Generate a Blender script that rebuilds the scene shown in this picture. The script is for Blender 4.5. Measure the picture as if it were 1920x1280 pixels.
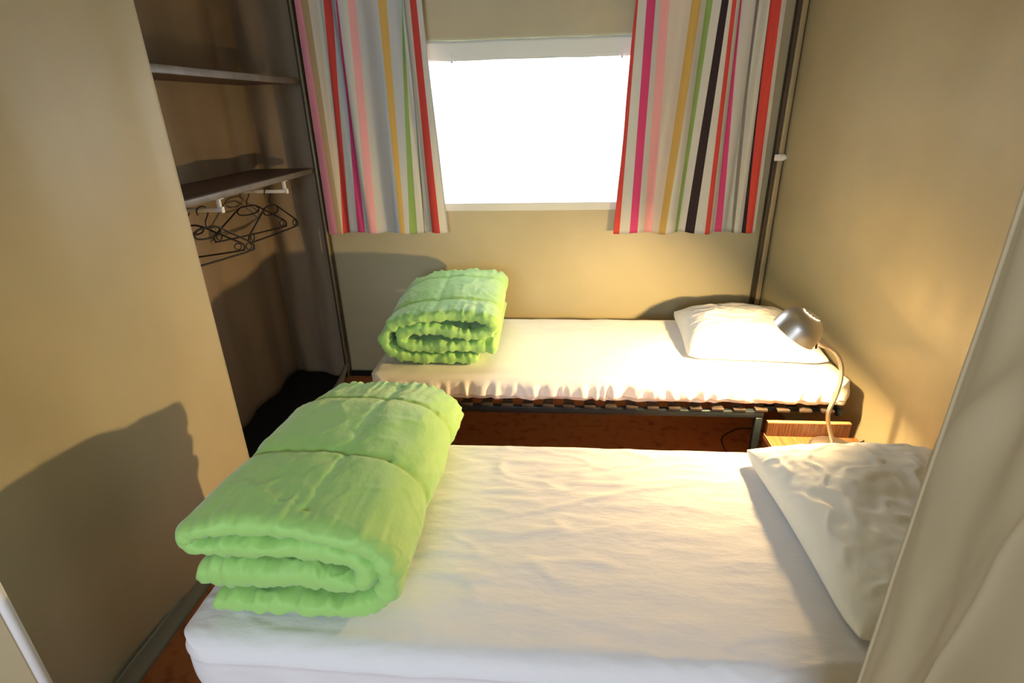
import bpy, bmesh, math, random
from mathutils import Vector, Matrix, noise
random.seed(7)
for o in list(bpy.data.objects): bpy.data.objects.remove(o, do_unlink=True)
S = bpy.context.scene
COL = S.collection
PI = math.pi

# ---------------------------------------------------------------- camera
def R(p, y, r):
    p, y, r = map(math.radians, (p, y, r))
    fw = Vector((math.sin(y)*math.cos(p), math.cos(y)*math.cos(p), math.sin(p)))
    rt = Vector((math.cos(y), -math.sin(y), 0)); up = rt.cross(fw)
    return rt*math.cos(r)+up*math.sin(r), -rt*math.sin(r)+up*math.cos(r), fw
rt, up, fw = R(-23.216, -5.133, -1.4275)
cd = bpy.data.cameras.new('camera'); cam = bpy.data.objects.new('camera', cd); COL.objects.link(cam)
cam.matrix_world = Matrix(((rt.x, up.x, -fw.x, 0), (rt.y, up.y, -fw.y, 0), (rt.z, up.z, -fw.z, 1.49), (0, 0, 0, 1)))
cd.sensor_width = 36; cd.lens = 1024.2/1920*36; cd.clip_start = .02
S.camera = cam

# ---------------------------------------------------------------- world, daylight, exposure
W = bpy.data.worlds.new('sky'); S.world = W; W.use_nodes = True
bg = W.node_tree.nodes['Background']
bg.inputs[0].default_value = (.93, .97, 1, 1); bg.inputs[1].default_value = 1.35
def area(name, loc, rot, sx, sy, power, col):
    l = bpy.data.lights.new(name, 'AREA'); l.shape = 'RECTANGLE'; l.size = sx; l.size_y = sy; l.energy = power; l.color = col
    o = bpy.data.objects.new(name, l); COL.objects.link(o); o.location = loc; o.rotation_euler = rot; return o
# daylight entering by the window and by the open doorway the photographer stands in
area('window_daylight', (-.15, 3.25, 1.5), (math.radians(-80), 0, 0), 1.2, .9, 16, (.86, .95, 1))
area('doorway_daylight', (-.5, -1.9, 1.65), (math.radians(80), 0, 0), 1.0, .9, 46, (.68, .80, 1))
LAMP_POWER = 4700.0
vs = S.view_settings
S.display_settings.display_device = 'sRGB'
vs.view_transform = 'Standard'; vs.look = 'None'; vs.gamma = 1; vs.use_curve_mapping = False
vs.exposure = 0.22

# ---------------------------------------------------------------- helpers
def obj(name, bm, mat, parent=None, smooth=True):
    me = bpy.data.meshes.new(name)
    if isinstance(bm, tuple): me.from_pydata(bm[0], [], bm[1])
    else:
        bmesh.ops.recalc_face_normals(bm, faces=bm.faces[:]); bm.to_mesh(me); bm.free()
    for p in me.polygons: p.use_smooth = smooth
    me.materials.append(mat)
    o = bpy.data.objects.new(name, me); COL.objects.link(o)
    if parent: o.parent = parent
    return o
def thing(name, label, cat, loc=(0, 0, 0), rz=0, group=None):
    o = bpy.data.objects.new(name, None); COL.objects.link(o); o.empty_display_size = .05
    o.location = loc; o.rotation_euler = (0, 0, rz); tag(o, label, cat, group); return o
def tag(o, label=None, cat=None, group=None, kind=None):
    if label: o['label'] = label
    if cat: o['category'] = cat
    if group: o['group'] = group
    if kind: o['kind'] = kind
    return o
def struct(o): o['kind'] = 'structure'; return o
def bx(bm, x0, x1, y0, y1, z0, z1, bev=0.0, seg=2):
    t = bmesh.new(); bmesh.ops.create_cube(t, size=1)
    for v in t.verts: v.co = Vector(((x0+x1)/2+v.co.x*(x1-x0), (y0+y1)/2+v.co.y*(y1-y0), (z0+z1)/2+v.co.z*(z1-z0)))
    if bev: bmesh.ops.bevel(t, geom=t.edges[:], offset=bev, segments=seg, affect='EDGES', profile=.5)
    m = bpy.data.meshes.new('t'); t.to_mesh(m); t.free(); bm.from_mesh(m); bpy.data.meshes.remove(m); return bm
def box(*a, **k): return bx(bmesh.new(), *a, **k)
def catmull(P, n, closed=False):
    P = [Vector(p) for p in P]; out = []; N = len(P)
    for i in range(N-1 if not closed else N):
        if closed: a, b, c, d = P[(i-1) % N], P[i], P[(i+1) % N], P[(i+2) % N]
        else: a, b, c, d = P[max(i-1, 0)], P[i], P[i+1], P[min(i+2, N-1)]
        for k in range(n):
            t = k/n
            out.append(.5*((2*b)+(c-a)*t+(2*a-5*b+4*c-d)*t*t+(3*b-a-3*c+d)*t**3))
    if not closed: out.append(P[-1])
    return out
def tube(bm, pts, r, n=12, closed=False, cap=True):
    pts = [Vector(p) for p in pts]; N = len(pts)
    rr = r if callable(r) else (lambda t: r)
    rings = []; prev = None
    for i, p in enumerate(pts):
        if closed: d = pts[(i+1) % N]-pts[(i-1) % N]
        else: d = pts[min(i+1, N-1)]-pts[max(i-1, 0)]
        d.normalize()
        if prev is None:
            a = Vector((0, 0, 1)) if abs(d.z) < .9 else Vector((1, 0, 0)); u = d.cross(a).normalized()
        else: u = (prev-d*prev.dot(d)).normalized()
        prev = u; w = d.cross(u)
        R_ = rr(i/(N-1))
        rings.append([bm.verts.new(p+(u*math.cos(2*PI*k/n)+w*math.sin(2*PI*k/n))*R_) for k in range(n)])
    for i in range(N if closed else N-1):
        a, b = rings[i], rings[(i+1) % N]
        for k in range(n): bm.faces.new((a[k], a[(k+1) % n], b[(k+1) % n], b[k]))
    if cap and not closed: bm.faces.new(rings[0][::-1]); bm.faces.new(rings[-1])
    return bm
def lathe(bm, prof, M=Matrix(), n=48):
    rings = []
    for r, z in prof:
        if r < 1e-5: rings.append([bm.verts.new(M @ Vector((0, 0, z)))])
        else: rings.append([bm.verts.new(M @ Vector((r*math.cos(2*PI*k/n), r*math.sin(2*PI*k/n), z))) for k in range(n)])
    for a, b in zip(rings, rings[1:]):
        for k in range(n):
            q = [a[k % len(a)], a[(k+1) % len(a)], b[(k+1) % len(b)], b[k % len(b)]]
            u = []
            for v in q:
                if v not in u: u.append(v)
            if len(u) > 2: bm.faces.new(u)
    return bm
def sheet(nu, nv, fn, thick=0.0, skip=None):
    """fn(s,t)->Vector; optional thickness (closed shell)"""
    V = [fn(i/nu, j/nv) for j in range(nv+1) for i in range(nu+1)]
    idx = lambda i, j: j*(nu+1)+i
    Fc = [(idx(i, j), idx(i+1, j), idx(i+1, j+1), idx(i, j+1)) for j in range(nv) for i in range(nu) if not (skip and skip((i+.5)/nu, (j+.5)/nv))]
    bm = bmesh.new(); vs_ = [bm.verts.new(v) for v in V]
    for f in Fc: bm.faces.new([vs_[k] for k in f])
    if skip:
        for v in [v for v in bm.verts if not v.link_faces]: bm.verts.remove(v)
    if thick:
        bm.normal_update(); bmesh.ops.solidify(bm, geom=bm.faces[:], thickness=thick)
    return bm
def nz(x, y, z=0.0, o=3): return noise.fractal(Vector((x, y, z)), 1.0, 2.0, o)
def smooth01(t): t = max(0, min(1, t)); return t*t*(3-2*t)

# ---------------------------------------------------------------- materials
def mat(name, col, rough=.8, metal=0, bump=None, mix=None, sheen=0, spec=.3, trans=0, emit=None):
    m = bpy.data.materials.new(name); m.use_nodes = True; nt = m.node_tree; N = nt.nodes; L = nt.links
    b = N['Principled BSDF']; b.inputs['Base Color'].default_value = (*col, 1)
    b.inputs['Roughness'].default_value = rough; b.inputs['Metallic'].default_value = metal
    b.inputs['Specular IOR Level'].default_value = spec
    if sheen: b.inputs['Sheen Weight'].default_value = sheen; b.inputs['Sheen Roughness'].default_value = .5
    tc = N.new('ShaderNodeTexCoord')
    if mix:  # (scale, col2, lo, hi[, stretch])
        n = N.new('ShaderNodeTexNoise'); n.inputs['Scale'].default_value = mix[0]; n.inputs['Detail'].default_value = 5
        mp = N.new('ShaderNodeMapping'); L.new(tc.outputs['Object'], mp.inputs[0]); L.new(mp.outputs[0], n.inputs['Vector'])
        if len(mix) > 4: mp.inputs['Scale'].default_value = mix[4]
        r = N.new('ShaderNodeMapRange'); r.inputs['From Min'].default_value = mix[2]; r.inputs['From Max'].default_value = mix[3]
        L.new(n.outputs['Fac'], r.inputs['Value'])
        x = N.new('ShaderNodeMix'); x.data_type = 'RGBA'; x.inputs[6].default_value = (*col, 1); x.inputs[7].default_value = (*mix[1], 1)
        L.new(r.outputs[0], x.inputs[0]); L.new(x.outputs[2], b.inputs['Base Color'])
    if bump:  # list of (scale, strength, dist, stretch)
        prev = None
        for sc, st, di, stc in bump:
            n = N.new('ShaderNodeTexNoise'); n.inputs['Scale'].default_value = sc; n.inputs['Detail'].default_value = 4
            mp = N.new('ShaderNodeMapping'); mp.inputs['Scale'].default_value = stc
            L.new(tc.outputs['Object'], mp.inputs[0]); L.new(mp.outputs[0], n.inputs['Vector'])
            u = N.new('ShaderNodeBump'); u.inputs['Strength'].default_value = st; u.inputs['Distance'].default_value = di
            L.new(n.outputs['Fac'], u.inputs['Height'])
            if prev: L.new(prev.outputs[0], u.inputs['Normal'])
            prev = u
        L.new(prev.outputs[0], b.inputs['Normal'])
    if emit:
        b.inputs['Emission Color'].default_value = (*emit[0], 1); b.inputs['Emission Strength'].default_value = emit[1]
    if trans:
        t = N.new('ShaderNodeBsdfTranslucent'); t.inputs[0].default_value = (*col, 1)
        ms = N.new('ShaderNodeMixShader'); ms.inputs[0].default_value = trans
        L.new(b.outputs[0], ms.inputs[1]); L.new(t.outputs[0], ms.inputs[2]); L.new(ms.outputs[0], N['Material Output'].inputs[0])
    return m
U = (1, 1, 1)
M = {}
canvas_bump = [(700, .25, .0006, (1, 1, .25)), (700, .2, .0006, (.25, .25, 1)), (3, .25, .01, U)]
M['canvas'] = mat('beige_canvas', (.45, .415, .275), .5, bump=canvas_bump, mix=(2.5, (.41, .375, .245), .4, .65), spec=.45)
M['canvas_back'] = mat('ochre_canvas', (.46, .425, .265), .5, bump=canvas_bump, mix=(2.5, (.42, .385, .235), .4, .65), spec=.45)
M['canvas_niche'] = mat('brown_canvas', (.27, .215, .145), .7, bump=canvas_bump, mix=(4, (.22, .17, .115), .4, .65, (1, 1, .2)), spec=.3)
M['skirt'] = mat('grey_green_groundsheet', (.21, .22, .165), .6, bump=[(40, .3, .002, U)])
M['floor'] = mat('red_brown_floor_board', (.36, .125, .04), .5, bump=[(120, .3, .001, U)], mix=(22, (.20, .06, .02), .52, .72))
M['black_mat'] = mat('black_groundsheet', (.006, .005, .004), .9, bump=[(300, .3, .001, U)])
M['sheet'] = mat('white_terry_sheet', (.77, .755, .755), .9, bump=[(450, .35, .0012, U), (7, .5, .014, (.7, 1.8, 1)), (26, .35, .004, (.6, 1.4, 1))], sheen=.2, spec=.15)
M['sheet_far'] = mat('white_smooth_sheet', (.86, .83, .78), .85, bump=[(300, .2, .0006, U), (10, .3, .008, (1, 1, .6))], spec=.15)
M['pillow'] = mat('white_pillow_cotton', (.90, .90, .88), .75, bump=[(350, .15, .0004, U), (7, .3, .012, (1, 1, 1))], sheen=.15, spec=.2)
M['duvet'] = mat('lime_green_polyester', (.35, .63, .17), .58, bump=[(14, .5, .014, (1, .6, 1)), (60, .35, .003, (1, .5, 1))], sheen=.3, spec=.3, mix=(5, (.33, .61, .155), .4, .6))
M['steel'] = mat('dark_blue_grey_steel', (.012, .019, .026), .35, metal=.2, bump=[(60, .1, .0005, U)])
M['slat'] = mat('brown_beech_slat', (.10, .055, .028), .5, mix=(30, (.07, .035, .018), .4, .7, (8, 1, 1)))
M['cap'] = mat('dark_plastic_slat_holder', (.035, .028, .022), .5, bump=[(50, .1, .0005, U)])
M['wood_v'] = mat('zebrano_laminate_upright', (.13, .052, .021), .45, mix=(60, (.035, .018, .009), .42, .62, (4, 4, .12)))
M['wood_h'] = mat('zebrano_laminate_top', (.20, .105, .043), .4, mix=(45, (.10, .045, .018), .4, .65, (4, .15, 1)))
M['edge'] = mat('light_laminate_edge', (.36, .19, .09), .5, mix=(40, (.45, .24, .11), .4, .6))
M['shelf'] = mat('dark_brown_laminate', (.10, .065, .05), .45, mix=(30, (.07, .045, .035), .4, .6, (3, .3, 1)))
M['shelf_edge'] = mat('grey_shelf_edge', (.19, .18, .17), .4, mix=(20, (.15, .14, .135), .4, .6))
M['white_metal'] = mat('white_enamelled_metal', (.8, .8, .78), .3, bump=[(60, .05, .0003, U)])
M['black_plastic'] = mat('black_hanger_plastic', (.012, .01, .01), .35, bump=[(80, .05, .0003, U)])
M['nickel'] = mat('brushed_nickel', (.62, .60, .57), .38, metal=1, bump=[(120, .12, .0004, (1, 1, 12))])
M['nickel_in'] = mat('white_shade_lining', (.8, .78, .72), .5, bump=[(60, .05, .0002, U)])
M['bulb'] = mat('warm_bulb_glass', (1, .9, .7), .3, emit=((1, .645, .28), LAMP_POWER))
M['pole'] = mat('tent_pole_aluminium', (.36, .31, .19), .4, metal=.25, bump=[(80, .1, .0003, U)])
M['pole_dark'] = mat('bronze_pole_channel', (.07, .055, .035), .5, metal=.3, bump=[(80, .1, .0003, U)])
M['piping'] = mat('white_door_piping', (.85, .85, .82), .5, bump=[(90, .1, .0004, U)])
M['flap'] = mat('beige_door_canvas', (.44, .355, .205), .75, bump=[(700, .2, .0005, (1, 1, .25)), (5, .2, .012, U)], trans=.10)
M['hem'] = mat('white_window_hem', (.74, .76, .70), .7, bump=[(200, .1, .0004, U)], trans=.14)
M['cord'] = mat('black_power_cord', (.01, .01, .01), .5, bump=[(80, .05, .0003, U)])
def pane_mat():
    m = bpy.data.materials.new('clear_window_film'); m.use_nodes = True; nt = m.node_tree; N = nt.nodes; L = nt.links
    N.remove(N['Principled BSDF'])
    t = N.new('ShaderNodeBsdfTransparent'); d = N.new('ShaderNodeBsdfTranslucent'); d.inputs[0].default_value = (.95, .97, 1, 1)
    n = N.new('ShaderNodeTexNoise'); n.inputs['Scale'].default_value = 6
    r = N.new('ShaderNodeMapRange'); r.inputs['To Min'].default_value = .2; r.inputs['To Max'].default_value = .3
    x = N.new('ShaderNodeMixShader'); L.new(n.outputs['Fac'], r.inputs[0]); L.new(r.outputs[0], x.inputs[0])
    L.new(t.outputs[0], x.inputs[1]); L.new(d.outputs[0], x.inputs[2]); L.new(x.outputs[0], N['Material Output'].inputs[0]); return m
M['pane'] = pane_mat()

# ================================================================ SETTING
XP, XN, YB, YP = -1.214, -1.60, 2.93, 1.723
ZT = 2.35
def xr(y, z=0): # right canvas wall bows outward away from the corner pole
    t = smooth01((YB-y)/.9)
    return 1.085+.165*t
struct(obj('floor', box(-1.9, 2.2, -2.2, 3.1, -.04, 0), M['floor'], smooth=False))
struct(obj('ceiling', box(-1.75, 1.9, -2.2, 3.02, ZT, ZT+.03), M['canvas'], smooth=False))  # extended unseen behind the camera to keep out sky light from above
# left partition with soft vertical folds, its free end is a straight canvas edge
def f_left(s, t):
    y = .62+(YP-.62)*s; z = ZT*t; e = smooth01((1-s)*7)
    w = (.010*math.sin(y*11+.8*math.sin(z*1.3))+.012*nz(y*2.5, z*.5, 4.2))*e
    return Vector((XP+w, y, z))
struct(obj('wall_left', sheet(90, 60, f_left, .022), M['canvas']))
def f_nl(s, t):
    y = 1.0+(YB+.05-1.0)*s; z = ZT*t
    w = .018*math.sin(y*17+1.5*nz(y, z*.6))+.02*nz(y*3, z*.8, 9)
    return Vector((XN-.015+w*min(1, (1-s)*8), y, z))
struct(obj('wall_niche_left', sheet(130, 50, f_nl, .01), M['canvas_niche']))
def f_nb(s, t):
    x = XN-.035+(-1.285-XN+.035)*s; z = ZT*t
    w = .012*math.sin(x*38+2*nz(x*2, z))+.012*nz(x*6, z*1.1, 3)
    k = math.exp(-((z-.0)/.22)**2)
    return Vector((x, YB+.02+w*min(1, s*20, (1-s)*6)-.06*k*smooth01(s*1.3-.3), z))
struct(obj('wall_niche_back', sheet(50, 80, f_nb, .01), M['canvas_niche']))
WX0, WX1, WZ0, WZ1 = -.74, .44, 1.008, 1.775
def f_back(s, t):
    x = -1.285+(1.10+1.285)*s; z = ZT*t
    d = min(1, max(abs(x-(WX0+WX1)/2)-.59, abs(z-(WZ0+WZ1)/2)-.385, 0)*8)
    return Vector((x, YB+.012*nz(x*1.2, z*.9, 1)*d, z))
def sk(s, t):
    x = -1.285+2.385*s; z = ZT*t
    return WX0 < x < WX1 and WZ0 < z < WZ1
struct(obj('wall_back', sheet(120, 120, f_back, .01, sk), M['canvas_back']))
def f_right(s, t):
    y = YB+(.62-YB)*s; z = ZT*t
    w = .015*nz(y*1.5, z*.9, 6)
    k = .012*math.exp(-((z-.55-(2.2-y)*.3)/.05)**2)*math.exp(-((y-1.95)/.25)**2)
    return Vector((xr(y)+w*smooth01(s*5)-k, y, z))
struct(obj('wall_right', sheet(80, 70, f_right, .01), M['canvas']))
struct(obj('wall_added_left', box(-1.75, -1.73, -2.2, .59, 0, ZT), M['canvas'], smooth=False))  # unseen side walls added around the camera to cut the ambient light
struct(obj('wall_added_right', box(1.88, 1.90, -2.2, .60, 0, ZT), M['canvas'], smooth=False))
bm = bmesh.new(); bx(bm, -1.75, -.75, -2.22, -2.20, 0, ZT); bx(bm, .95, 1.90, -2.22, -2.20, 0, ZT); bx(bm, -.75, .95, -2.22, -2.20, 2.1, ZT)
struct(obj('wall_added_behind', bm, M['canvas'], smooth=False))  # unseen, added with a gap to narrow the light from behind
# canvas beside the doorway, near left, finished with a white piped edge
struct(obj('wall_front', box(-1.30, -.945, .600, .625, 0, ZT, bev=.004), M['flap'], smooth=False))
tb = bmesh.new(); tube(tb, [(-.934, .606, 0), (-.934, .606, ZT)], .0085, 12)
struct(obj('trim_2', tb, M['piping']))
struct(obj('baseboard_left', sheet(60, 6, lambda s, t: Vector((XP+.012+.022*(1-t)**2+.002*nz(s*9, t), .63+(YP-.63)*s, .001+.058*t)), .006), M['skirt']))
# skirt of groundsheet at the foot of the back wall between pole and bed
struct(obj('baseboard_back', sheet(80, 4, lambda s, t: Vector((-1.27+2.34*s, YB-.015-.012*(1-t), .001+.03*t)), .004), M['black_mat']))
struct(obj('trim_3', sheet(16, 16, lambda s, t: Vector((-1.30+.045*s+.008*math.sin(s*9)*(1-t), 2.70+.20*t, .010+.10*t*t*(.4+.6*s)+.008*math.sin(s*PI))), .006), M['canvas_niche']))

# window: hemmed opening with clear film
def rr(bm, x0, x1, z0, z1, y, th): return bx(bm, x0, x1, y-th, y+th, z0, z1, bev=.002)
win = bpy.data.objects.new('window_1', None); COL.objects.link(win); struct(win)
fb = bmesh.new()
rr(fb, WX0-.02, WX1+.02, WZ0-.022, WZ0+.018, YB-.004, .006); rr(fb, WX0-.02, WX0+.02, WZ0, WZ1, YB-.004, .006); rr(fb, WX1-.02, WX1+.02, WZ0, WZ1, YB-.004, .006)
obj('window_frame', fb, M['hem'], win, smooth=False)
hb = sheet(60, 6, lambda s, t: Vector((WX0-.02+(WX1-WX0+.04)*s, YB-.008+.002*nz(s*8, t), WZ1-.075+.085*t+.003*nz(s*6, 1))), .004)
obj('rolled_flap', hb, M['hem'], win)
tb = bmesh.new()
for x in (-.52, .29): bx(tb, x-.006, x+.006, YB-.016, YB-.012, WZ1-.085, WZ1-.045, bev=.001)
obj('tie_strap', tb, M['piping'], win)
obj('window_pane', sheet(2, 2, lambda s, t: Vector((WX0+(WX1-WX0)*s, YB+.012, WZ0+(WZ1-WZ0)*t))), M['pane'], win)

# ================================================================ POLES
p = thing('tent_pole', 'thin pale metal tent pole in the back left corner beside the wardrobe niche', 'pole', (-1.262, 2.885, 0))
b = bmesh.new(); tube(b, [(0, 0, .0), (0, 0, ZT)], .0068, 12); obj('pole', b, M['pole'], p)
b = bmesh.new(); bx(b, -.018, -.008, .004, .02, .0, ZT, bev=.002); bx(b, .009, .013, .008, .022, 0, ZT, bev=.001); obj('channel', b, M['pole_dark'], p)
p = thing('tent_pole', 'square bronze tent pole with a pale clip in the back right corner', 'pole', (1.068, 2.885, 0))
b = bmesh.new(); bx(b, -.028, .028, -.006, .03, 0, ZT, bev=.003); obj('channel', b, M['pole_dark'], p)
b = bmesh.new(); bx(b, -.014, .010, -.022, -.0065, 0, ZT, bev=.003); obj('pole', b, M['pole'], p)
b = bmesh.new(); bx(b, -.034, .016, -.030, -.0225, 1.222, 1.252, bev=.003); bx(b, -.006, .024, -.034, -.0305, 1.229, 1.245, bev=.001); obj('clip', b, M['white_metal'], p)

# ================================================================ CURTAINS
C = dict(p=(.80, .33, .40), t=(.42, .33, .19), w=(.66, .66, .58), r=(.62, .075, .06), b=(.50, .55, .56), m=(.62, .07, .20),
         l=(.85, .43, .43), y=(.62, .42, .12), g=(.27, .42, .13), c=(.68, .62, .50), k=(.035, .025, .028), e=(.26, .25, .22), s=(.60, .60, .54))
def proj_inv(u, v, Y):
    d = fw+rt*((u-960)/1024.2)-up*((v-640)/1024.2); k = Y/d.y
    return d.x*k, 1.49+d.z*k
def curtain(name, label, stripes, ox, sc, Y0, vb, folds, seed):
    """stripes: (colour, x at the top of the frame, x at the hem) measured along the cloth"""
    pal = sorted(set(c for c, _, _ in stripes)); mats = {}
    pts = []  # real wall coordinates of every colour border at z=1.95 and at the hem
    for c, a, bb in stripes:
        xt, zt = proj_inv(ox+a/sc, 0, Y0); xb, zb = proj_inv(ox+bb/sc, vb, Y0); pts.append((xt, xb, zt, zb))
    verts = []; faces = []; fm = []; NZ = 60; sub = 5
    cols = []
    for i in range(len(pts)-1):
        for k in range(sub): cols.append((i, k/sub))
    cols.append((len(pts)-2, 1.0))
    zb = sum(q[3] for q in pts)/len(pts); ztop = 2.16
    for ci, (i, f) in enumerate(cols):
        xt = pts[i][0]*(1-f)+pts[i+1][0]*f; xb = pts[i][1]*(1-f)+pts[i+1][1]*f; zt = pts[i][2]
        for j in range(NZ+1):
            z = zb+(ztop-zb)*j/NZ
            q = min(1.0, (z-zb)/(zt-zb)); x = xb+(xt-xb)*q
            d = 0
            for (fx0, fx1, wd, am) in folds:      # pleats: centre at the hem and at the top
                cx = fx0+(fx1-fx0)*q; d += am*math.exp(-((x-cx)/wd)**2)
            y = Y0+.012*math.sin(x*34+seed)+d+.010*nz(x*5, z*.8, seed)
            zz = z+(.004*math.sin(x*30+seed*2)+.006*nz(x*9, seed, 0)) * (1 if j == 0 else max(0, 1-j/12))
            verts.append((x+.004*nz(x*4, z*2, seed+3)*(0 if 0 < ci < len(cols)-1 else 1), min(y, 2.905), zz))
    for ci in range(len(cols)-1):
        for j in range(NZ):
            a = ci*(NZ+1)+j; faces.append((a, a+NZ+1, a+NZ+2, a+1)); fm.append(stripes[min(cols[ci][0], len(stripes)-2)][0])
    nv = len(verts); nf = len(faces); nc = len(cols)
    verts += [(x, y+.0025, z) for x, y, z in verts]
    faces += [tuple(k+nv for k in f[::-1]) for f in faces]; fm += fm[:nf]
    rim = []
    for ci in range(nc-1):
        for j in (0, NZ): rim.append((ci*(NZ+1)+j, (ci+1)*(NZ+1)+j, fm[ci*NZ]))
    for j in range(NZ):
        rim.append((j, j+1, fm[0])); rim.append(((nc-1)*(NZ+1)+j, (nc-1)*(NZ+1)+j+1, fm[nf-1]))
    for a, b_, c in rim: faces.append((a, b_, b_+nv, a+nv)); fm.append(c)
    me = bpy.data.meshes.new(name); me.from_pydata(verts, [], faces)
    for c in pal:
        m = MC[c]; me.materials.append(m)
    for pl, c in zip(me.polygons, fm): pl.material_index = pal.index(c); pl.use_smooth = True
    for pl in me.polygons: pl.use_smooth = True
    o = bpy.data.objects.new(name, me); COL.objects.link(o); tag(o, label, 'curtain', 'striped window curtains'); return o
MC = {k: mat('curtain_cloth_'+k, v, .85, bump=[(900, .2, .0004, (1, 1, 1)), (12, .2, .006, (1, 1, .3))], trans=.10, spec=.15) for k, v in C.items()}
LS = [('k', 26, 207), ('p', 35, 215), ('t', 72, 262), ('s', 105, 282), ('w', 135, 283), ('r', 175, 285), ('b', 215, 318), ('m', 250, 362), ('w', 260, 400),
      ('l', 312, 428), ('s', 345, 465), ('b', 462, 560), ('y', 475, 592), ('b', 515, 615), ('g', 580, 635), ('w', 584, 672), ('e', 600, 706), ('c', 604, 713), ('r', 635, 752), ('w', 672, 795), ('w', 700, 835)]  # the narrow 'e' band is a crease, its shade painted as a stripe
RS = [('r', 130, 42), ('w', 138, 65), ('m', 170, 103), ('s', 205, 133), ('l', 225, 160), ('c', 262, 195), ('y', 345, 217), ('w', 380, 240), ('g', 405, 278), ('w', 432, 292),
      ('k', 462, 320), ('w', 487, 355), ('r', 500, 392), ('w', 517, 412), ('m', 535, 436), ('s', 545, 462), ('e', 598, 503), ('w', 615, 510), ('k', 650, 540), ('r', 651, 553), ('w', 692, 578), ('w', 712, 590)]
curtain('window_curtain', 'striped curtain hanging left of the window, pink edge beside the wardrobe niche', LS, 540, 2.78, 2.86, 437,
        [(-1.145, -1.13, .016, .028), (-1.03, -1.07, .02, .022), (-.93, -.93, .03, .015), (-.69, -.735, .018, .03), (-.84, -.86, .05, -.015)], 1.3)
curtain('window_curtain', 'striped curtain with one black stripe hanging right of the window', RS, 1130, 2.065, 2.86, 437,
        [(.47, .55, .03, .022), (.62, .66, .03, .014), (.80, .80, .02, .024), (.87, .885, .018, .032), (.935, .93, .016, .02), (.56, .6, .03, -.015)], 4.1)

# ================================================================ WARDROBE NICHE
def shelf(label, z, th):
    t = thing('wall_shelf', label, 'shelf', (0, 0, 0), 0, 'shelves in the wardrobe niche')
    bm = bmesh.new(); bx(bm, XN+.015, -1.292, 1.30, 2.875, z-th, z, bev=.002); obj('board', bm, M['shelf'], t, smooth=False)
    bm = bmesh.new(); bx(bm, -1.2915, -1.276, 1.30, 2.865, z-th-.004, z-.001, bev=.003); obj('edge_strip', bm, M['shelf_edge'], t)
shelf('upper narrow shelf in the wardrobe niche, above eye level and without rails', 1.643, .024)
shelf('lower dark shelf in the wardrobe niche, directly above the clothes hangers', 1.222, .022)
def rod(y, z, label):
    t = thing('hanging_rail', label, 'hanger rail', (0, y, z), 0, 'white rails under the lower shelf')
    bm = bmesh.new(); bx(bm, -1.56, -1.290, -.005, .005, -.008, .008, bev=.002); obj('rail', bm, M['white_metal'], t)
    bm = bmesh.new(); bx(bm, -1.304, -1.290, -.006, .006, .0085, 1.198-z, bev=.0015); bx(bm, -1.312, -1.282, -.013, .013, 1.195-z-.003, 1.199-z, bev=.001)
    bx(bm, -1.289, -1.284, -.009, .009, -.011, .011, bev=.001); obj('bracket', bm, M['white_metal'], t)
    bm = bmesh.new(); bx(bm, -1.55, -1.536, -.006, .006, .0085, 1.198-z, bev=.0015); obj('bracket', bm, M['white_metal'], t)
rod(2.035, 1.152, 'white hanger rail under the lower shelf, nearer the room')
rod(2.575, 1.147, 'white hanger rail under the lower shelf, nearer the back wall')
def hanger(label, x, y, z, rz, tilt, sc=1.0):
    """black plastic hanger whose hook sits over the rail at x,y,z (z is the rail top)"""
    t = thing('clothes_hanger', label, 'clothes hanger', (x, y, z), rz, 'black clothes hangers')
    t.rotation_euler = (tilt, 0, rz); t.scale = (sc,)*3
    r = .0038
    bm = bmesh.new()
    hook = [(-.024, 0, -.024), (-.026, 0, -.008), (-.016, 0, .003), (0, 0, .006), (.016, 0, .001), (.023, 0, -.014), (.018, 0, -.030), (.006, 0, -.045), (0, 0, -.06), (0, 0, -.078)]
    tube(bm, catmull(hook, 5), .0026, 8); obj('hook', bm, M['black_plastic'], t)
    bm = bmesh.new()
    pts = [(-.045, 0, -.080), (0, 0, -.076), (.045, 0, -.080), (.10, 0, -.115), (.185, 0, -.170), (.205, 0, -.190), (.200, 0, -.205), (.185, 0, -.21), (0, 0, -.212), (-.185, 0, -.21), (-.200, 0, -.205), (-.205, 0, -.190), (-.185, 0, -.170), (-.10, 0, -.115)]
    tube(bm, catmull(pts, 5, True), r, 8, closed=True)
    tube(bm, catmull([(-.045, 0, -.081), (-.060, 0, -.096), (-.045, 0, -.112), (0, 0, -.117), (.045, 0, -.112), (.060, 0, -.096), (.045, 0, -.081)], 5), r*.9, 8)
    obj('frame', bm, M['black_plastic'], t)
    for sgn in (-1, 1):
        bm = bmesh.new(); tube(bm, [(sgn*.178+.014*math.cos(a*PI/8), 0, -.190+.014*math.sin(a*PI/8)) for a in range(16)], .0024, 8, closed=True); obj('end_ring', bm, M['black_plastic'], t)
    return t
D = math.radians
hanger('black hanger on the nearer rail, partly hidden behind the left partition', -1.37, 2.035, 1.160, D(72), 0, 1.0)
hanger('black hanger on the nearer rail, turned sideways between two others', -1.45, 2.035, 1.160, D(38), D(0), .92)
hanger('black hanger on the farther rail, spread wide toward the back wall', -1.385, 2.575, 1.155, D(84), 0, 1.0)
hanger('black hanger on the farther rail, second from the rail end and half hidden', -1.50, 2.575, 1.155, D(66), 0, 1.0)
bm = box(-1.625, -1.285, 1.40, 2.952, .001, .008, bev=.002)
tag(obj('floor_mat', bm, M['black_mat'], smooth=False), 'black groundsheet mat on the floor of the wardrobe niche', 'mat')

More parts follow.
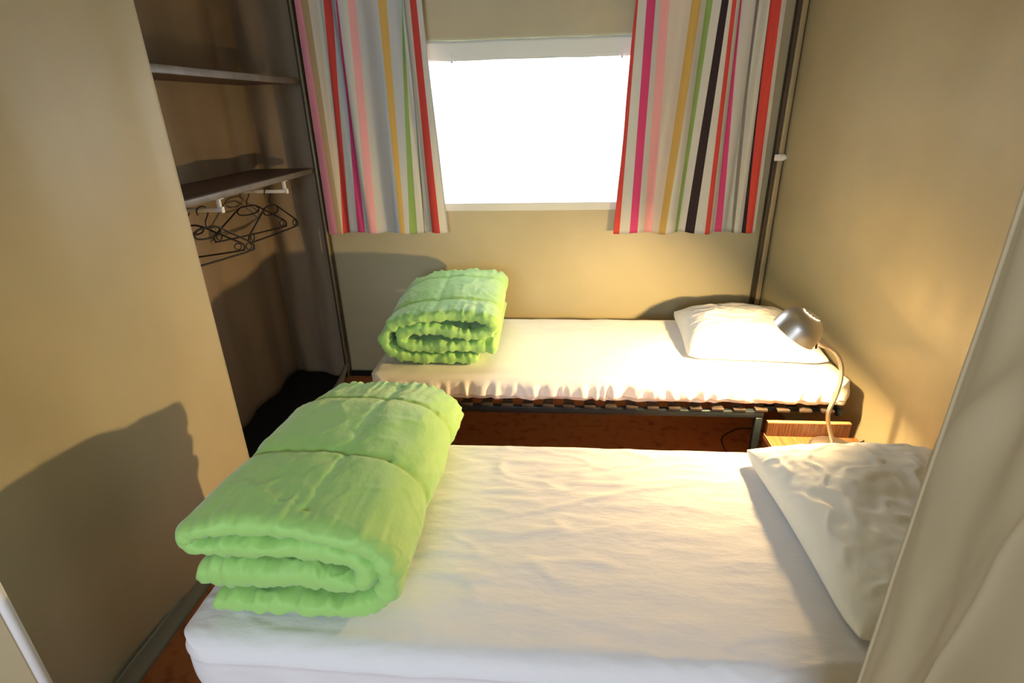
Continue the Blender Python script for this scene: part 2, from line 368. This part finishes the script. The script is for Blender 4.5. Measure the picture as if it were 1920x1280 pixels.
# ================================================================ BEDS
def lattice(sx, sy, sz, nx, ny, nz_, r, disp):
    V = {}; vl = []; F = []
    def g(i, j, k):
        key = (i, j, k)
        if key not in V:
            V[key] = len(vl)
            vl.append(Vector(((i/nx-.5)*sx, (j/ny-.5)*sy, (k/nz_)*sz)))
        return V[key]
    for i in range(nx):
        for j in range(ny):
            F.append((g(i, j, nz_), g(i+1, j, nz_), g(i+1, j+1, nz_), g(i, j+1, nz_)))
            F.append((g(i, j, 0), g(i, j+1, 0), g(i+1, j+1, 0), g(i+1, j, 0)))
    for i in range(nx):
        for k in range(nz_):
            F.append((g(i, 0, k), g(i+1, 0, k), g(i+1, 0, k+1), g(i, 0, k+1)))
            F.append((g(i, ny, k), g(i, ny, k+1), g(i+1, ny, k+1), g(i+1, ny, k)))
    for j in range(ny):
        for k in range(nz_):
            F.append((g(0, j, k), g(0, j, k+1), g(0, j+1, k+1), g(0, j+1, k)))
            F.append((g(nx, j, k), g(nx, j+1, k), g(nx, j+1, k+1), g(nx, j, k+1)))
    out = []
    for v in vl:
        c = Vector((max(-sx/2+r, min(sx/2-r, v.x)), max(-sy/2+r, min(sy/2-r, v.y)), max(r, min(sz-r, v.z))))
        # larger plan radius at the vertical corners
        R2 = r*2.2; cx = max(-sx/2+R2, min(sx/2-R2, v.x)); cy = max(-sy/2+R2, min(sy/2-R2, v.y))
        d = v-c; n = d.normalized() if d.length > 1e-6 else Vector((0, 0, 1))
        p = c+n*min(d.length, r) if d.length > 1e-6 else v.copy()
        q = Vector((p.x-cx, p.y-cy)); 
        if abs(v.x) > sx/2-R2 and abs(v.y) > sy/2-R2 and q.length > R2: q = q.normalized()*R2; p.x = cx+q.x; p.y = cy+q.y
        out.append(disp(p, n))
    return out, F
def ridge(v, w): return max(0, 1-abs(v)/w)
def near_disp(p, n):
    q = p.copy(); top = max(0, n.z)
    a = nz(p.x*2.2, p.y*5.5, 3, 3); b = nz(p.x*1.2+5, p.y*9, 8, 2)
    m1 = smooth01(.45+1.6*nz(p.x*1.7, p.y*2.5, 11, 1)); m2 = smooth01(.45+1.6*nz(p.x*2, p.y*3, 21, 1))
    h = .0030*a+.0042*ridge(nz(p.x*2.0+p.y*1.5, p.y*9-p.x*2.4, 1.7, 2), .13)*m1+.0036*ridge(nz(p.x*3.2-p.y*1.7, p.y*13+p.x*2.2, 6.3, 2), .14)*m2+.0018*nz(p.x*7, p.y*26, 4, 2)
    q.z += top*h-.003*top
    if n.y < -.3: q.y -= .006*math.exp(-((p.z-.128)/.006)**2)
    if top < .8:                                      # sheet sides: long soft pulls
        w = .006*nz(p.x*4, p.z*6, 2)+.004*math.sin(p.x*22+nz(p.x*3, 0)*6)*(1-p.z/.13)
        q.x += n.x*w; q.y += n.y*w
    return q
def far_disp(p, n):
    q = p.copy(); top = max(0, n.z)
    q.z += top*(.004*nz(p.x*2.5, p.y*4, 5)+.002*nz(p.x*7, p.y*12, 5))
    if n.z < .75 and p.z < .115:
        k = smooth01((.115-p.z)/.07)
        w = .013*nz(p.x*22+p.z*22*nz(p.x*5, 2), p.y*22, p.z*4, 3)+.008*math.sin(p.x*60+p.z*26*nz(p.x*4, 1)+nz(p.x*4, 0)*9)
        q += Vector((n.x, n.y, 0))*w*k
        if p.z < .03: q.z += .006+.008*nz(p.x*9, p.y*9, 2)
    return q
def mattress(name, label, x0, x1, y0, y1, z0, z1, disp, m, nx, ny, nz_, r):
    v, f = lattice(x1-x0, y1-y0, z1-z0, nx, ny, nz_, r, disp)
    o = obj(name, (v, f), m); o.location = ((x0+x1)/2, (y0+y1)/2, z0); tag(o, label, 'mattress', 'mattresses'); return o
mattress('mattress', 'near mattress in a white terry fitted sheet, in the foreground', -.822, 1.19, .742, 1.535, .300, .470, near_disp, M['sheet'], 210, 90, 16, .045)
mattress('mattress', 'far mattress in a white sheet with puckered side, below the window', -.805, 1.180, 1.982, 2.70, .352, .472, far_disp, M['sheet_far'], 320, 70, 18, .05)

def bed(label, x0, x1, y0, y1, zr=.310):
    t = thing('bed_frame', label, 'bed frame', ((x0+x1)/2, (y0+y1)/2, 0), 0, 'bed frames')
    w = (x1-x0)/2; d = (y1-y0)/2
    obj('side_rail', box(-w, .655, -d-.013, -d+.013, zr, zr+.030, bev=.003), M['steel'], t)
    obj('side_rail', box(.656, w, -d+.030, -d+.050, zr+.008, zr+.030, bev=.003), M['steel'], t)
    obj('side_rail', box(-w, w, d-.013, d+.013, zr, zr+.030, bev=.003), M['steel'], t)
    for s in (-1, 1): obj('end_rail', box(s*w-.013, s*w+.013, -d+.014, d-.014, zr, zr+.030, bev=.003), M['steel'], t)
    for sx in (-1, 1):
        for sy in (-1, 1):
            xx = sx*(w-.10) if sx < 0 else .640
            obj('leg', box(xx-.014, xx+.014, sy*d-.014, sy*d+.014, 0, zr-.0005, bev=.003), M['steel'], t)
    n = 22
    for i in range(n):
        x = -w+.06+(2*w-.12)*i/(n-1)
        s = obj('slat', box(x-.020, x+.020, -d+.02, d-.02, zr+.0345, zr+.0395, bev=.001), M['slat'], t)
        for q in (-1, 1):
            obj('slat_holder', box(x-.024, x+.024, q*d-.016, q*d+.012, zr+.0305, zr+.041, bev=.0015), M['cap'], s)
    return t
bed('dark steel slatted frame under the far mattress, its front rail in view', -.78, 1.14, 1.995, 2.68)
bed('dark steel slatted frame hidden under the near mattress', -.76, 1.15, .785, 1.49, .256)

# ================================================================ COMFORTERS
def comforter(name, label, path, T, y0, y1, shape, stitch_s, stitch_y, seed, NS=260, NV=90, tf=None):
    """path: centreline of the folded quilt in the x,z plane; the quilt runs from y0 to y1"""
    P = catmull([(x, 0, z) for x, z in path], 12)
    L = [0]
    for a, b_ in zip(P, P[1:]): L.append(L[-1]+(b_-a).length)
    tot = L[-1]; Q = []; k = 0
    for i in range(NS+1):
        s = tot*i/NS
        while k < len(L)-2 and L[k+1] < s: k += 1
        f = (s-L[k])/max(1e-9, L[k+1]-L[k]); Q.append(P[k].lerp(P[k+1], min(1, f)))
    for _ in range(2): Q = [Q[0]]+[(Q[i-1]+Q[i]*2+Q[i+1])/4 for i in range(1, NS)]+[Q[-1]]
    zm = max(q_.z for q_ in Q)-.03
    stitch_s = (min((abs(Q[i].x-stitch_s[0]), tot*i/NS) for i in range(NS+1) if Q[i].z > zm)[1], stitch_s[1])
    V = []; F = []; ring = []
    for j in range(NV+1):
        tt = j/NV; v = .5-.5*math.cos(PI*tt); v = .35*tt+.65*v      # denser at the ends
        y = y0+(y1-y0)*v; de = min(y-y0, y1-y)
        e = math.sqrt(max(0, 1-(1-min(1, de/.030))**2)); e = .26+.74*e
        top = []; bot = []
        for i in range(NS+1):
            s = tot*i/NS; p = Q[i]
            tg = (Q[min(i+1, NS)]-Q[max(i-1, 0)]); tg.normalize(); n = Vector((-tg.z, 0, tg.x))
            ds = min(abs(((s-stitch_s[0]) % stitch_s[1])), stitch_s[1]-((s-stitch_s[0]) % stitch_s[1]))
            wob = .008*nz(s*5, y*2, seed)
            yy = y+wob-stitch_y[0]; dy = min(yy % stitch_y[1], stitch_y[1]-(yy % stitch_y[1]))
            q = 1-.22*math.exp(-(ds/.009)**2)*(0 if de < .05 else 1)-.16*math.exp(-(ds/.04)**2)-.26*math.exp(-(dy/.008)**2)-.20*math.exp(-(dy/.045)**2)
            ends = min(s, tot-s); ee = math.sqrt(max(0, 1-(1-min(1, ends/.026))**2)); ee = .22+.78*ee
            g = math.exp(-de/.06)                                   # gathers running in from the sewn edge
            sg = .5*math.exp(-(dy/.03)**2)+.35*math.exp(-(ds/.03)**2)
            wr = .60*nz(s*52, y*4, seed+2, 3)*g+.13*nz(s*13, y*9, seed+5, 3)+.30*sg*nz(s*40+y*10, y*34, seed+4, 2)+.10*ridge(nz(s*7+y*4, y*6-s*3, seed+9, 2), .08)
            h = T/2*q*e*ee*(1+wr)*(tf(s/tot) if tf else 1)
            x, z, yo = shape(p.x, p.z, v, y)
            yo += (.012*nz(s*7, seed, 1)+.004*nz(s*30, seed, 2))*(1 if v < .5 else -1)*math.exp(-de/.08)
            c = Vector((x, y+yo, z))
            top.append(c+n*h); bot.append(c-n*h)
        loop = top+bot[::-1]; ring.append(len(V)); V += loop
    n = 2*(NS+1)
    for j in range(NV):
        a, b_ = ring[j], ring[j+1]
        for i in range(n): F.append((a+i, a+(i+1) % n, b_+(i+1) % n, b_+i))
    for a in (ring[0], ring[-1]):
        for i in range(NS): F.append((a+i, a+i+1, a+n-2-i, a+n-1-i))
    o = obj(name, (V, F), M['duvet']); tag(o, label, 'comforter', 'folded green comforters')
    bm = bmesh.new(); bm.from_mesh(o.data); bmesh.ops.recalc_face_normals(bm, faces=bm.faces[:]); bm.to_mesh(o.data); bm.free()
    for pl in o.data.polygons: pl.use_smooth = True
    return o
near_path = [(-.745, .496), (-.617, .496), (-.520, .494), (-.430, .496), (-.372, .520), (-.343, .575), (-.352, .628), (-.395, .672), (-.46, .696), (-.52, .706), (-.61, .706), (-.70, .702),
             (-.752, .690), (-.766, .666), (-.735, .650), (-.66, .652), (-.56, .654), (-.47, .649), (-.412, .632), (-.390, .602), (-.405, .574), (-.45, .566), (-.52, .572), (-.62, .577), (-.70, .578), (-.760, .576)]
near_path = [(x, .497+(z-.496)*1.0) for x, z in near_path]
def near_shape(x, z, v, y):
    s = smooth01((v-.62)/.38)
    zz = .4800+(z-.4725)*(1-.24*s-.04*v)
    return -.36+(x+.36)*(1-.10*v)+.01*v, zz, .0
comforter('comforter', 'large folded lime green comforter on the near bed', near_path, .053, .812, 1.565, near_shape, (-.52, .42), (1.08, .30), 3.0, 320, 130, lambda f: 1+.35*smooth01((f-.80)/.06))
far_path = [(-.335, .497), (-.46, .495), (-.60, .497), (-.69, .515), (-.735, .560), (-.722, .615), (-.675, .655), (-.58, .682), (-.46, .690), (-.36, .688), (-.283, .676), (-.262, .648), (-.29, .618),
            (-.36, .604), (-.45, .618), (-.56, .630), (-.64, .616), (-.668, .585), (-.640, .556), (-.56, .548), (-.46, .552), (-.36, .550), (-.25, .545)]
def far_shape(x, z, v, y):
    zz = .4790+(z-.4725)*(1+.16*smooth01(v*1.3)-.05*smooth01((v-.8)/.2))
    return x-.01*v, zz, .0
comforter('comforter', 'smaller folded lime green comforter on the far bed, below the window', far_path, .052, 2.085, 2.66, far_shape, (-.52, .40), (2.24, .265), 8.0, 260, 110)

# ================================================================ PILLOWS
def pillow(label, cx, cy, cz, w, d, H, rz, seed, wr, shape=None):
    n = 110; V = []; F = []
    def pt(i, j, side):
        u = -1+2*i/n; v = -1+2*j/n
        u = math.sin(u*PI/2)*.35+u*.65; v = math.sin(v*PI/2)*.35+v*.65
        h = H*(max(0, 1-abs(u)**2.6)**.55)*(max(0, 1-abs(v)**2.6)**.55)
        e = 1-min(1, min(1-abs(u), 1-abs(v))/.45)
        x = w/2*u*(1-.045*(1-v*v)*abs(u)); y = d/2*v*(1-.045*(1-u*u)*abs(v))
        k = nz(u*2.2+seed, v*2.2, seed, 3); k2 = ridge(nz(u*3.0+v*1.2, v*2.3-u, seed+2, 2), .16)
        if side > 0: z = h*(1+.10*k)+wr*k2*min(1, h/H*1.5)*1.0+.35*wr*nz(u*9, v*9, seed)*min(1, h/H*2)+.010
        else: z = -h*.06+.004
        z += .025*max(0, abs(u)-.8)*max(0, abs(v)-.8)*25*.4
        k3 = .011*(abs(u)**6)*(abs(v)**6); x -= math.copysign(k3, u); y -= math.copysign(k3, v)
        if shape: x, y, z = shape(x, y, z, u, v, side)
        return Vector((x, y, z))
    for side in (1, -1):
        for j in range(n+1):
            for i in range(n+1): V.append(pt(i, j, side))
    o2 = (n+1)**2
    for j in range(n):
        for i in range(n):
            a = j*(n+1)+i; F.append((a, a+1, a+n+2, a+n+1)); F.append((o2+a, o2+a+n+1, o2+a+n+2, o2+a+1))
    bd = [(i, 0) for i in range(n)]+[(n, j) for j in range(n)]+[(n-i, n) for i in range(n)]+[(0, n-j) for j in range(n)]
    for a, b_ in zip(bd, bd[1:]+bd[:1]):
        p, q = a[1]*(n+1)+a[0], b_[1]*(n+1)+b_[0]; F.append((p, o2+p, o2+q, q))
    o = obj('pillow', (V, F), M['pillow']); o.location = (cx, cy, cz); o.rotation_euler = (0, 0, rz); tag(o, label, 'pillow', 'white pillows')
    bm = bmesh.new(); bm.from_mesh(o.data); bmesh.ops.recalc_face_normals(bm, faces=bm.faces[:]); bm.to_mesh(o.data); bm.free()
    for pl in o.data.polygons: pl.use_smooth = True
pillow('white pillow at the head of the near bed, partly behind the door curtain', .888, 1.155, .483, .60, .67, .122, D(2), 2.0, .0055)
pillow('white pillow at the head of the far bed, behind the desk lamp', .862, 2.43, .478, .58, .56, .115, D(-4), 6.0, .0022)

# ================================================================ NIGHTSTAND + LAMP
t = thing('nightstand', 'low wood-veneer nightstand between the two beds, holding the lamp', 'nightstand', (0, 0, 0))
NX0, NX1, NY0, NY1, NZt = .838, 1.185, 1.60, 1.955, .256
obj('top', box(NX0, NX1, NY0, NY1-.019, NZt-.018, NZt, bev=.001), M['wood_h'], t, smooth=False)
obj('back_panel', box(NX0, NX1-.03, NY1-.018, NY1, .01, .314, bev=.001), M['wood_v'], t, smooth=False)
obj('back_edge', box(NX0, NX1-.03, NY1-.018, NY1, .3145, .3185, bev=.0005), M['edge'], t, smooth=False)
for x in (NX0, NX1-.018): obj('side_panel', box(x, x+.018, NY0, NY1-.019, .0, NZt-.0185, bev=.001), M['wood_v'], t, smooth=False)
obj('front_edge', box(NX0-.003, NX0-.0005, NY0, NY1, NZt-.02, NZt+.001), M['edge'], t, smooth=False)
obj('shelf', box(NX0+.0185, NX1-.0185, NY0+.01, NY1-.02, .06, .078, bev=.001), M['wood_h'], t, smooth=False)

BX, BY, BZ = 1.058, 1.845, NZt+.0005
lamp = thing('desk_lamp', 'lit brushed metal gooseneck lamp on the nightstand between the beds', 'lamp', (BX, BY, BZ))
bm = bmesh.new(); lathe(bm, [(0, 0), (.083, 0), (.087, .003), (.086, .009), (.075, .015), (.045, .020), (.016, .024), (.010, .030), (0, .030)]); obj('base', bm, M['nickel'], lamp)
def at(u, v, Y):
    x, z = proj_inv(u, v, Y); return Vector((x-BX, Y-BY, z-BZ))
neck = [Vector((-.008, .0, .028)), at(1552, 780, 1.848), at(1566, 745, 1.85), at(1577, 710, 1.855), at(1577, 682, 1.86), at(1566, 660, 1.86), at(1549, 648, 1.86)]
bm = bmesh.new(); tube(bm, catmull(neck, 10), .0075, 14); obj('gooseneck', bm, M['nickel'], lamp)
# shade: dome whose mouth looks down toward the near bed
mc = at(1487, 625, 1.86)               # centre of the mouth
vr = (mc+Vector((BX, BY, BZ))-Vector((0, 0, 1.49))).normalized(); ax = -rt*.70-up*.70; ax = (ax-vr*ax.dot(vr)).normalized()+vr*.22; ax.normalize()
q = ax.to_track_quat('Z', 'Y').to_matrix().to_4x4()
MS = Matrix.Translation(mc) @ q
r0 = .079; Hd = .098
prof = [(r0+.001, .002)]+[(r0*math.cos(a)**.62 if a < PI/2 else 0, -Hd*math.sin(a)) for a in [i*PI/2/16 for i in range(14)]]
bm = bmesh.new()
outer = [(r0+.002, .001), (r0+.001, -.006), (r0+.0005, -.022), (r0-.002, -.040), (r0-.008, -.057), (r0-.018, -.071), (r0-.032, -.083), (r0-.045, -.0885)]
inner = [(a-.0025, b_+.0025) for a, b_ in outer[::-1]]
lathe(bm, outer+inner+[outer[0]], MS, 56); obj('shade', bm, M['nickel'], lamp)
lin = [(r0-.0015, -.0015)]+[(a-.0045, b_+.004) for a, b_ in outer[1:]]
bm = bmesh.new(); lathe(bm, lin, MS, 56); obj('shade_lining', bm, M['nickel_in'], lamp)
# cap with a ring of vent slots the light escapes by
bm = bmesh.new()
for k in range(14):
    a0 = 2*PI*k/14; a1 = a0+2*PI/14*.52
    vs4 = []
    for (r_, z_) in ((.0338, -.0888), (.0310, -.0905)):
        for a in (a0, (a0+a1)/2, a1): vs4.append(bm.verts.new(MS @ Vector((r_*math.cos(a), r_*math.sin(a), z_))))
    bm.faces.new((vs4[0], vs4[1], vs4[4], vs4[3])); bm.faces.new((vs4[1], vs4[2], vs4[5], vs4[4]))
lathe(bm, [(.0312, -.0904), (.020, -.0945), (.010, -.096), (0, -.0965)], MS, 42)
obj('vented_cap', bm, M['nickel'], lamp)
# socket on the back of the shade joined to the gooseneck
sk0 = at(1519, 630, 1.86); sk1 = at(1549, 648, 1.86)
bm = bmesh.new(); dirn = (sk1-sk0)
tube(bm, [sk0+dirn*f for f in (0, .08, .45, .8, 1.0, 1.12)], lambda t_: [.014, .0165, .0165, .0145, .0105, .008][min(5, int(t_*5+.5))], 20); obj('socket', bm, M['nickel'], lamp)
bm = bmesh.new(); tube(bm, [sk0+dirn*.35+Vector((0, -.012, -.010)), sk0+dirn*.35+Vector((-.004, -.022, -.026))], .0035, 10); obj('switch', bm, M['black_plastic'], lamp)
bm = bmesh.new(); lathe(bm, [(0, .001), (.010, -.001), (.018, -.008), (.0215, -.020), (.019, -.034), (.012, -.048), (.011, -.074), (0, -.076)], MS, 24); obj('bulb', bm, M['bulb'], lamp)
cord = [(.085, .03, .004), (.135, .06, .004), (.150, .09, -.02), (.150, .13, -.12), (.03, .30, -.22), (-.05, .52, -.2505), (-.13, .55, -.2505), (-.20, .52, -.2505), (-.27, .44, -.2505), (-.26, .30, -.2505), (-.16, .24, -.2505)]
bm = bmesh.new(); tube(bm, catmull(cord, 8), .003, 8); obj('power_cord', bm, M['cord'], lamp)

# ================================================================ DOOR CURTAIN (near right)
def f_flap(s, t):
    z = .02+(ZT-.02)*t; d = .85*s
    b = .241+(z-.571)*.204                              # a slanting fold: the cloth recedes up to it, then turns back to the doorway
    q = smooth01((d-b+.03)/.06)
    y = .520+.62*d*(1-q)+(.62*b-1.7*(d-b))*q
    y += (.006*math.sin(d*34+1.5*nz(z*1.3, 3))+.016*nz(d*5, z*2.6, 5))*smooth01(d/.06)
    y += .018*math.exp(-((z-1.12-(d-.06)*.6)/.05)**2)*smooth01(d/.05)
    y -= .008*math.exp(-(d/.012)**2)
    return Vector((.396+d+.005*nz(z*2.0, 1, 2)*(1-s), max(y, .02), z))
tag(obj('door_curtain', sheet(110, 120, f_flap, .003), M['flap']), 'plain beige canvas door curtain in the right foreground', 'door curtain')
